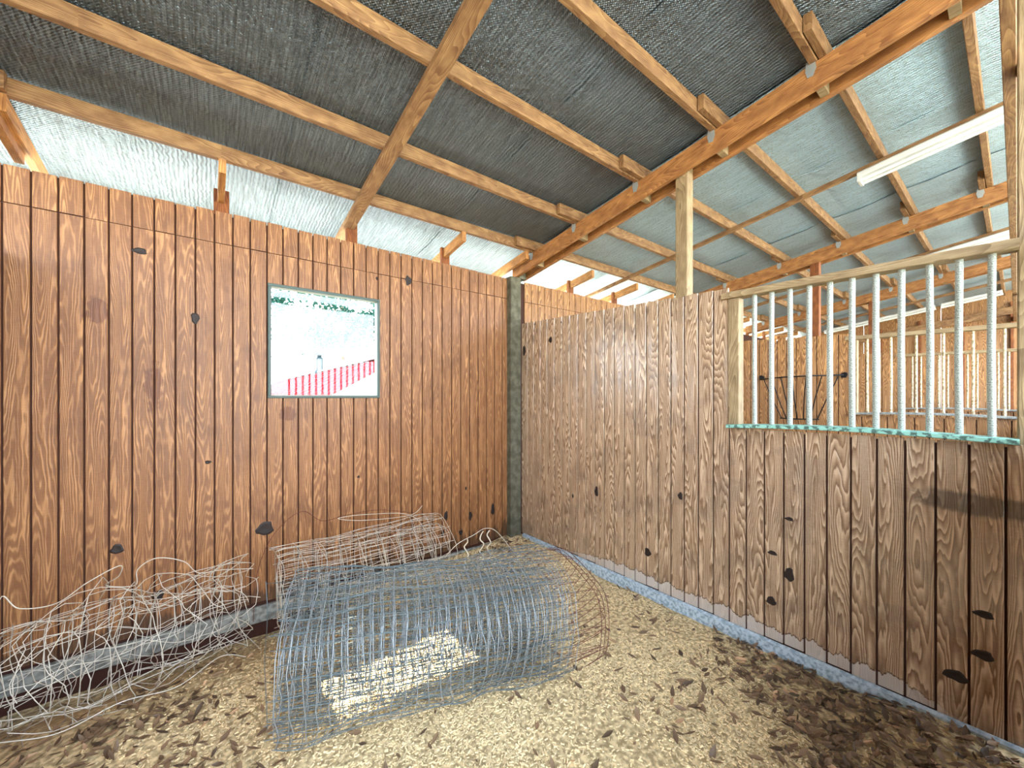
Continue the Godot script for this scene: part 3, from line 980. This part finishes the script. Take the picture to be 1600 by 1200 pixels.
# a roll of mesh lying on its side: ring wires wind round the axis, cross wires run along it
func fence_roll(called: String, label: String, a: Vector3, b: Vector3, r0: float, r1: float, turns: float, ring_gap: float, cross_gap: float, rad: float, rough: float, freq: float, squash: float, ring_m: Material, cross_m: Material, sd: int) -> Node3D:
	var o := base(called, (a + b) * 0.5 - Vector3(0, r1 * squash, 0))
	tag(o, label, "wire roll", "rolls of fence wire on the stall floor")
	var g := RandomNumberGenerator.new()
	g.seed = sd
	var n := noise(sd, freq, 2)
	var axis := (b - a).normalized()
	var side := axis.cross(Vector3.UP).normalized()
	var up := side.cross(axis).normalized()
	var L := (b - a).length()
	var way := {"a": a, "axis": axis, "side": side, "up": up, "r0": r0, "r1": r1, "turns": turns, "squash": squash, "rough": rough, "n": n, "from": o.position}
	var rings := int(round(L / ring_gap))
	for k in rings + 1:
		var path := PackedVector3Array()
		var s: float = L * k / rings + g.randf_range(-0.006, 0.006)
		var steps := int(turns * 26)
		var off := g.randf_range(-0.25, 0.25)
		for i in steps + 1: path.append(on_roll(way, s, off + TAU * turns * i / steps))
		wire(path, rad, "ring_wire", ring_m, o)
	var th := 0.2
	while th < TAU * turns:
		var path := PackedVector3Array()
		var e := g.randf_range(-0.03, 0.02)
		var steps := int(L / 0.055)
		for i in steps + 1: path.append(on_roll(way, lerpf(e, L + g.randf_range(-0.005, 0.02), float(i) / steps), th))
		wire(path, rad * 0.9, "cross_wire", cross_m, o)
		var r := lerpf(r0, r1, th / (TAU * turns))
		th += cross_gap / r * g.randf_range(0.85, 1.15)
	return o

func strand(called: String, label: String, pts: Array, r: float, mat: Material, cat: String, group := "", parent: Node3D = null) -> void:
	var lo: Vector3 = pts[0]
	for p in pts:
		if p.y < lo.y: lo = p
	var rel := []
	for p in pts: rel.append(p - lo)
	if parent:
		put(tube(curve(rel, 8), r, 5), called, mat, parent, lo - parent.position)
		return
	var o := put(tube(curve(rel, 8), r, 5), called, mat, self, lo)
	tag(o, label, cat, group)

func build_rolls() -> void:
	var big := fence_roll("fence_roll", "large dense roll of welded wire mesh lying in the foreground", Vector3(-2.40, 0.345, 1.36), Vector3(-1.14, 0.265, 1.70), 0.11, 0.345, 7.5, 0.048, 0.055, 0.0019, 0.035, 2.2, 0.98, M.wire, M.wire_dark, 501)
	# loose end of the welded mesh: a flat strip of cells hanging off the left end
	for k in 3:
		var p := []
		for i in 7: p.append(Vector3(-2.47 + 0.05 * k, 0.66 - 0.105 * i, 1.30 + 0.05 * sin(i * 1.3 + k) + 0.06 * k) - big.position)
		wire(curve(p, 4), 0.0017, "loose_wire", M.wire_dark, big)
	for i in 6:
		wire(curve([Vector3(-2.47, 0.65 - 0.115 * i, 1.30 + 0.05 * sin(i * 1.3)) - big.position, Vector3(-2.40, 0.66 - 0.115 * i, 1.36) - big.position, Vector3(-2.28, 0.65 - 0.115 * i, 1.42) - big.position], 4), 0.0015, "loose_wire", M.wire_dark, big)
	# rusty ends bent back at the right end
	var g := RandomNumberGenerator.new()
	g.seed = 77
	for k in 16:
		var t := -0.5 + 2.2 * k / 15.0
		var r := g.randf_range(0.26, 0.33)
		var c := Vector3(-1.13, 0.27, 1.70)
		var d := Vector3(0.02, sin(t) * r, cos(t) * r)
		wire(curve([c + d + Vector3(-0.16, 0, -0.03) - big.position, c + d + Vector3(0.03, 0, 0.03) - big.position, c + d * 0.97 + Vector3(0.10, -0.03, 0.03) - big.position, c + d * 0.86 + Vector3(0.07, -0.10, -0.01) - big.position, c + d * 0.8 + Vector3(-0.03, -0.13, -0.03) - big.position], 5), 0.0017, "bent_end", M.wire_rust, big)
	for k in 3:
		var p := []
		for i in 9:
			var t := -0.9 + 2.9 * i / 8.0
			p.append(Vector3(-1.07 + 0.03 * k + 0.015 * sin(i * 2.0), 0.27 + sin(t) * 0.31, 1.72 + cos(t) * 0.33) - big.position)
		wire(curve(p, 4), 0.002, "end_ring", M.wire_rust, big)

	var left := fence_roll("fence_roll", "crumpled open roll of field fence by the window wall at the far left", Vector3(-3.45, 0.17, 0.50), Vector3(-2.52, 0.20, 0.36), 0.16, 0.31, 2.8, 0.11, 0.145, 0.0021, 0.16, 1.9, 0.95, M.wire_pale, M.wire_pale, 502)
	var rear := fence_roll("fence_roll", "neater roll of field fence along the window wall, behind the large roll", Vector3(-2.30, 0.20, 0.32), Vector3(-1.14, 0.24, 0.40), 0.15, 0.29, 3.4, 0.13, 0.09, 0.0020, 0.05, 1.6, 0.97, M.wire_pale, M.wire_pale, 503)

	strand("loose_wire", "loop of loose fence wire arching beyond the rolls towards the corner", [Vector3(-1.355, 0.353, 0.88), Vector3(-1.263, 0.431, 0.9), Vector3(-1.128, 0.466, 0.9), Vector3(-1.014, 0.485, 0.88), Vector3(-0.925, 0.452, 0.9), Vector3(-0.802, 0.299, 0.92), Vector3(-0.757, 0.202, 0.95), Vector3(-0.955, 0.20, 0.88), Vector3(-1.156, 0.219, 0.8), Vector3(-1.3, 0.05, 0.7), Vector3(-1.35, -0.04, 0.7)], 0.0026, M.wire_pale, "wire")
	strand("loose_wire", "dark springy wire curling up against the wall below the window", [Vector3(-2.43, -0.05, 0.16), Vector3(-2.412, 0.22, 0.12), Vector3(-2.336, 0.447, 0.10), Vector3(-2.217, 0.581, 0.08), Vector3(-2.101, 0.62, 0.06), Vector3(-1.983, 0.536, 0.10), Vector3(-1.82, 0.554, 0.12), Vector3(-1.569, 0.56, 0.16), Vector3(-1.291, 0.495, 0.2)], 0.002, M.wire_rust, "wire")
	strand("loose_wire", "pale bent wire lying over the neater fence roll", [Vector3(-1.255, 0.573, 0.3), Vector3(-1.368, 0.513, 0.3), Vector3(-1.728, 0.541, 0.3), Vector3(-1.921, 0.592, 0.3), Vector3(-1.688, 0.575, 0.28), Vector3(-1.346, 0.50, 0.26), Vector3(-1.184, 0.302, 0.25), Vector3(-1.112, 0.1, 0.25), Vector3(-1.08, -0.05, 0.27)], 0.0022, M.wire_pale, "wire", "", rear)
	strand("loose_wire", "thick bent wire zigzagging over the crumpled roll at the left edge", [Vector3(-3.50, -0.14, 0.52), Vector3(-3.46, 0.3, 0.5), Vector3(-3.427, 0.562, 0.5), Vector3(-3.371, 0.496, 0.5), Vector3(-3.256, 0.483, 0.5), Vector3(-3.151, 0.555, 0.5), Vector3(-3.039, 0.602, 0.48), Vector3(-3.05, 0.53, 0.42), Vector3(-3.107, 0.473, 0.36), Vector3(-3.0, 0.42, 0.3), Vector3(-2.99, 0.506, 0.3), Vector3(-2.909, 0.55, 0.3), Vector3(-2.79, 0.5, 0.3), Vector3(-2.72, 0.431, 0.35), Vector3(-2.6, 0.42, 0.36), Vector3(-2.45, 0.4, 0.4)], 0.0026, M.wire_pale, "wire", "", left)
	strand("loose_wire", "heavy bent wire low in front of the crumpled roll", [Vector3(-3.5, -0.02, 0.66), Vector3(-3.4, 0.03, 0.72), Vector3(-3.2, 0.0, 0.76), Vector3(-3.0, 0.02, 0.72), Vector3(-2.8, -0.01, 0.70), Vector3(-2.62, 0.03, 0.62), Vector3(-2.5, -0.03, 0.60)], 0.0026, M.wire_pale, "wire", "", left)
	# frayed twine tied to the loop
	for k in 3:
		var p := []
		var top := [Vector3(-1.19, 0.455, 0.9), Vector3(-1.05, 0.475, 0.89), Vector3(-0.985, 0.465, 0.89)][k] as Vector3
		for i in 9: p.append(top + Vector3(0.012 * sin(i * 2.1 + k), -0.031 * i, 0.012 * cos(i * 1.7 + k)))
		strand("baling_twine", ["frayed twine strand nearest the rolls, hanging from the wire loop", "knotted middle strand of frayed twine on the wire loop", "frayed twine strand nearest the corner on the wire loop"][k], p, 0.005, M.twine, "twine", "twine tied to the loose wire")

# ==================================================================== fluorescent fixtures
func fixture(x: float, z0: float, z1: float, label: String) -> void:
	var y := PURLIN_Y - 0.04
	var o := base("fluorescent_light", Vector3(x, lift(y, z0), z0))
	tag(o, label, "light fixture", "fluorescent fixtures under the roof")
	var d := Vector3(0, SLOPE, 1) * (z1 - z0)
	timber("housing", Vector3(0, -0.025, 0), Vector3(0, -0.025, 0) + d, 0.115, 0.045, M.white, o, Vector3.UP, 0.012, Vector3.BACK)
	for s in [-1, 1]:
		wire(PackedVector3Array([Vector3(s * 0.034, -0.068, 0.02), Vector3(s * 0.034, -0.068, 0.02) + d * 0.985]), 0.014, "tube", M.glass_tube, o, 12)
	for e in 2:
		var q := d * e + Vector3(0, -0.062, 0.012 if e == 0 else -0.012)
		timber("lamp_holder", q + Vector3(-0.055, 0, 0), q + Vector3(0.055, 0, 0), 0.022, 0.04, M.white, o, Vector3.UP, 0.004)

func build_fixtures() -> void:
	fixture(1.43, 2.58, 3.80, "white twin-tube fluorescent fixture under the roof batten beyond the beam")
	fixture(4.5, 2.3, 3.5, "fluorescent fixture in the next bay, seen above the pipe bars")
	fixture(8.3, 0.7, 1.5, "far fluorescent tube at the low end of the barn-end row")
	fixture(8.3, 1.58, 2.40, "far fluorescent tube in the middle of the barn-end row")
	fixture(8.3, 2.48, 3.2, "far fluorescent tube at the high end of the barn-end row")

func build_hay_rack() -> void:
	var o := base("hay_rack", Vector3(2.985, 1.2, 1.75))
	tag(o, "black iron hay rack fixed to the second partition", "hay rack")
	var top := []
	var bot := []
	for i in 9:
		var t := i / 8.0
		top.append(Vector3(-0.02 - 0.26 * sin(PI * t), 0.51 + 0.02 * t, lerpf(-0.41, 0.41, t)))
		bot.append(Vector3(-0.03 - 0.07 * sin(PI * t), 0.02, lerpf(-0.20, 0.19, t)))
	wire(curve(top, 3), 0.008, "top_rod", M.black, o, 8)
	wire(curve(bot, 3), 0.008, "bottom_rod", M.black, o, 8)
	for i in 7:
		var t := 0.04 + 0.92 * i / 6.0
		var a := Vector3(-0.02 - 0.26 * sin(PI * t), 0.51 + 0.02 * t, lerpf(-0.41, 0.41, t))
		var b := Vector3(-0.03 - 0.07 * sin(PI * t), 0.02, lerpf(-0.20, 0.19, t))
		wire(PackedVector3Array([a, a.lerp(b, 0.5) + Vector3(-0.02, 0, 0), b]), 0.006, "slat_rod", M.black, o, 6)
	for s in [-1, 1]:
		var ring := []
		for i in 9: ring.append(Vector3(-0.012, 0.535 + 0.022 * sin(TAU * i / 8.0), s * 0.42 + 0.022 * cos(TAU * i / 8.0)))
		wire(curve(ring, 3), 0.006, "eye_bolt", M.black, o, 6)
		timber("bracket", Vector3(-0.008, 0.5, s * 0.41), Vector3(-0.008, 0.55, s * 0.41), 0.012, 0.05, M.black, o, Vector3.BACK)

# ==================================================================== bedding pellets and fallen leaves
func leaf_mesh(length: float, width: float, curl: float) -> ArrayMesh:
	var st := SurfaceTool.new()
	st.begin(Mesh.PRIMITIVE_TRIANGLES)
	st.set_smooth_group(0)
	var prof := [0.0, 0.62, 1.0, 0.86, 0.5, 0.0]
	for i in 6:
		var t := i / 5.0
		for s in [-1.0, 0.0, 1.0]:
			st.set_uv(Vector2(t, s))
			st.add_vertex(Vector3((t - 0.5) * length, curl * (4.0 * (t - 0.5) * (t - 0.5) + 0.7 * absf(s) * prof[i]), s * prof[i] * width * 0.5))
	for i in 5:
		for s in 2:
			var a := i * 3 + s
			for q in [a, a + 3, a + 1, a + 1, a + 3, a + 4]: st.add_index(q)
	st.generate_normals()
	return st.commit()

func scatter(called: String, label: String, mesh: Mesh, mat: StandardMaterial3D, spots: Array) -> void:
	var mm := MultiMesh.new()
	mm.transform_format = MultiMesh.TRANSFORM_3D
	mm.use_colors = true
	mm.mesh = mesh
	mm.instance_count = spots.size()
	for k in spots.size():
		mm.set_instance_transform(k, spots[k][0])
		mm.set_instance_color(k, spots[k][1])
	var o := MultiMeshInstance3D.new()
	o.multimesh = mm
	o.material_override = mat
	o.name = called
	tag(o, label, called.replace("_", " "), "", "stuff")
	add_child(o)

func build_litter() -> void:
	var g := RandomNumberGenerator.new()
	g.seed = 9001
	var m := plain(Color.WHITE, 0.9)
	m.vertex_color_use_as_albedo = true
	var pst := new_st()
	bar(pst, Vector3(-0.007, 0, 0), Vector3(0.007, 0, 0), 0.006, 0.005, Vector3.UP, 0.0018)
	var pellet := done(pst)
	var dens := noise(95, 0.8, 2)
	var spots := []
	for k in 90000:
		var x := g.randf_range(-3.5, -0.05)
		var z := g.randf_range(0.05, 3.36)
		var n := dens.get_noise_2d(x, z)
		# thick in the middle of the stall, thin in the hollow and under the leaves at the front corner
		var want := 0.75 + 0.9 * n
		want *= smoothstep(-3.3, -2.2, x + 0.35 * (z - 1.0))
		want *= 1.0 - 0.75 * smoothstep(0.0, 0.6, x + 0.75 + (z - 2.6) * 0.8)
		if x > -0.5 and z < 1.0: want *= 0.35
		if g.randf() > want: continue
		var t := Transform3D(Basis.from_euler(Vector3(g.randf_range(-0.5, 0.5), g.randf() * TAU, g.randf_range(-0.4, 0.4))).scaled(Vector3.ONE * g.randf_range(0.5, 1.25)), Vector3(x, ground(x, z) + 0.002, z))
		var v := g.randf_range(0.65, 1.2)
		spots.append([t, Color(0.84 * v, 0.68 * v, 0.40 * v)])
	scatter("pellet_bedding", "tan wood pellet bedding scattered over the stall floor", pellet, m, spots)
	var ml := plain(Color.WHITE, 0.55)
	ml.vertex_color_use_as_albedo = true
	var lm := leaf_mesh(0.062, 0.021, 0.006)
	var ls := []
	for k in 17000:
		var x := g.randf_range(-3.5, -0.03)
		var z := g.randf_range(0.04, 3.36)
		var n := dens.get_noise_2d(x + 40.0, z)
		var want := 0.025 + 0.08 * maxf(n, 0.0)
		want += 0.85 * smoothstep(0.05, 0.55, x + 0.95 + (z - 2.5) * 0.9 + 0.4 * n) * smoothstep(2.0, 2.5, z)
		want += 0.45 * (1.0 - smoothstep(-2.9, -2.2, x - 0.3 * n)) * smoothstep(0.4, 0.9, z)
		want += 0.35 * exp(-pow((x + 0.25) / 0.3, 2.0) - pow((z - 0.15) / 0.15, 2.0))
		want += 0.3 * exp(-pow((x + 0.75) / 0.25, 2.0) - pow((z - 2.35) / 0.12, 2.0))
		if g.randf() > want: continue
		var t := Transform3D(Basis.from_euler(Vector3(g.randfn() * 0.3, g.randf() * TAU, g.randfn() * 0.3)).scaled(Vector3.ONE * g.randf_range(0.55, 1.25)), Vector3(x, ground(x, z) + 0.006 + g.randf() * 0.012, z))
		var v := g.randf_range(0.35, 1.5) * (2.6 if g.randf() < 0.08 else 1.0)
		ls.append([t, Color(0.20 * v, 0.125 * v, 0.07 * v)])
	scatter("leaf_litter", "brown fallen oak leaves strewn over the stall floor", lm, ml, ls)
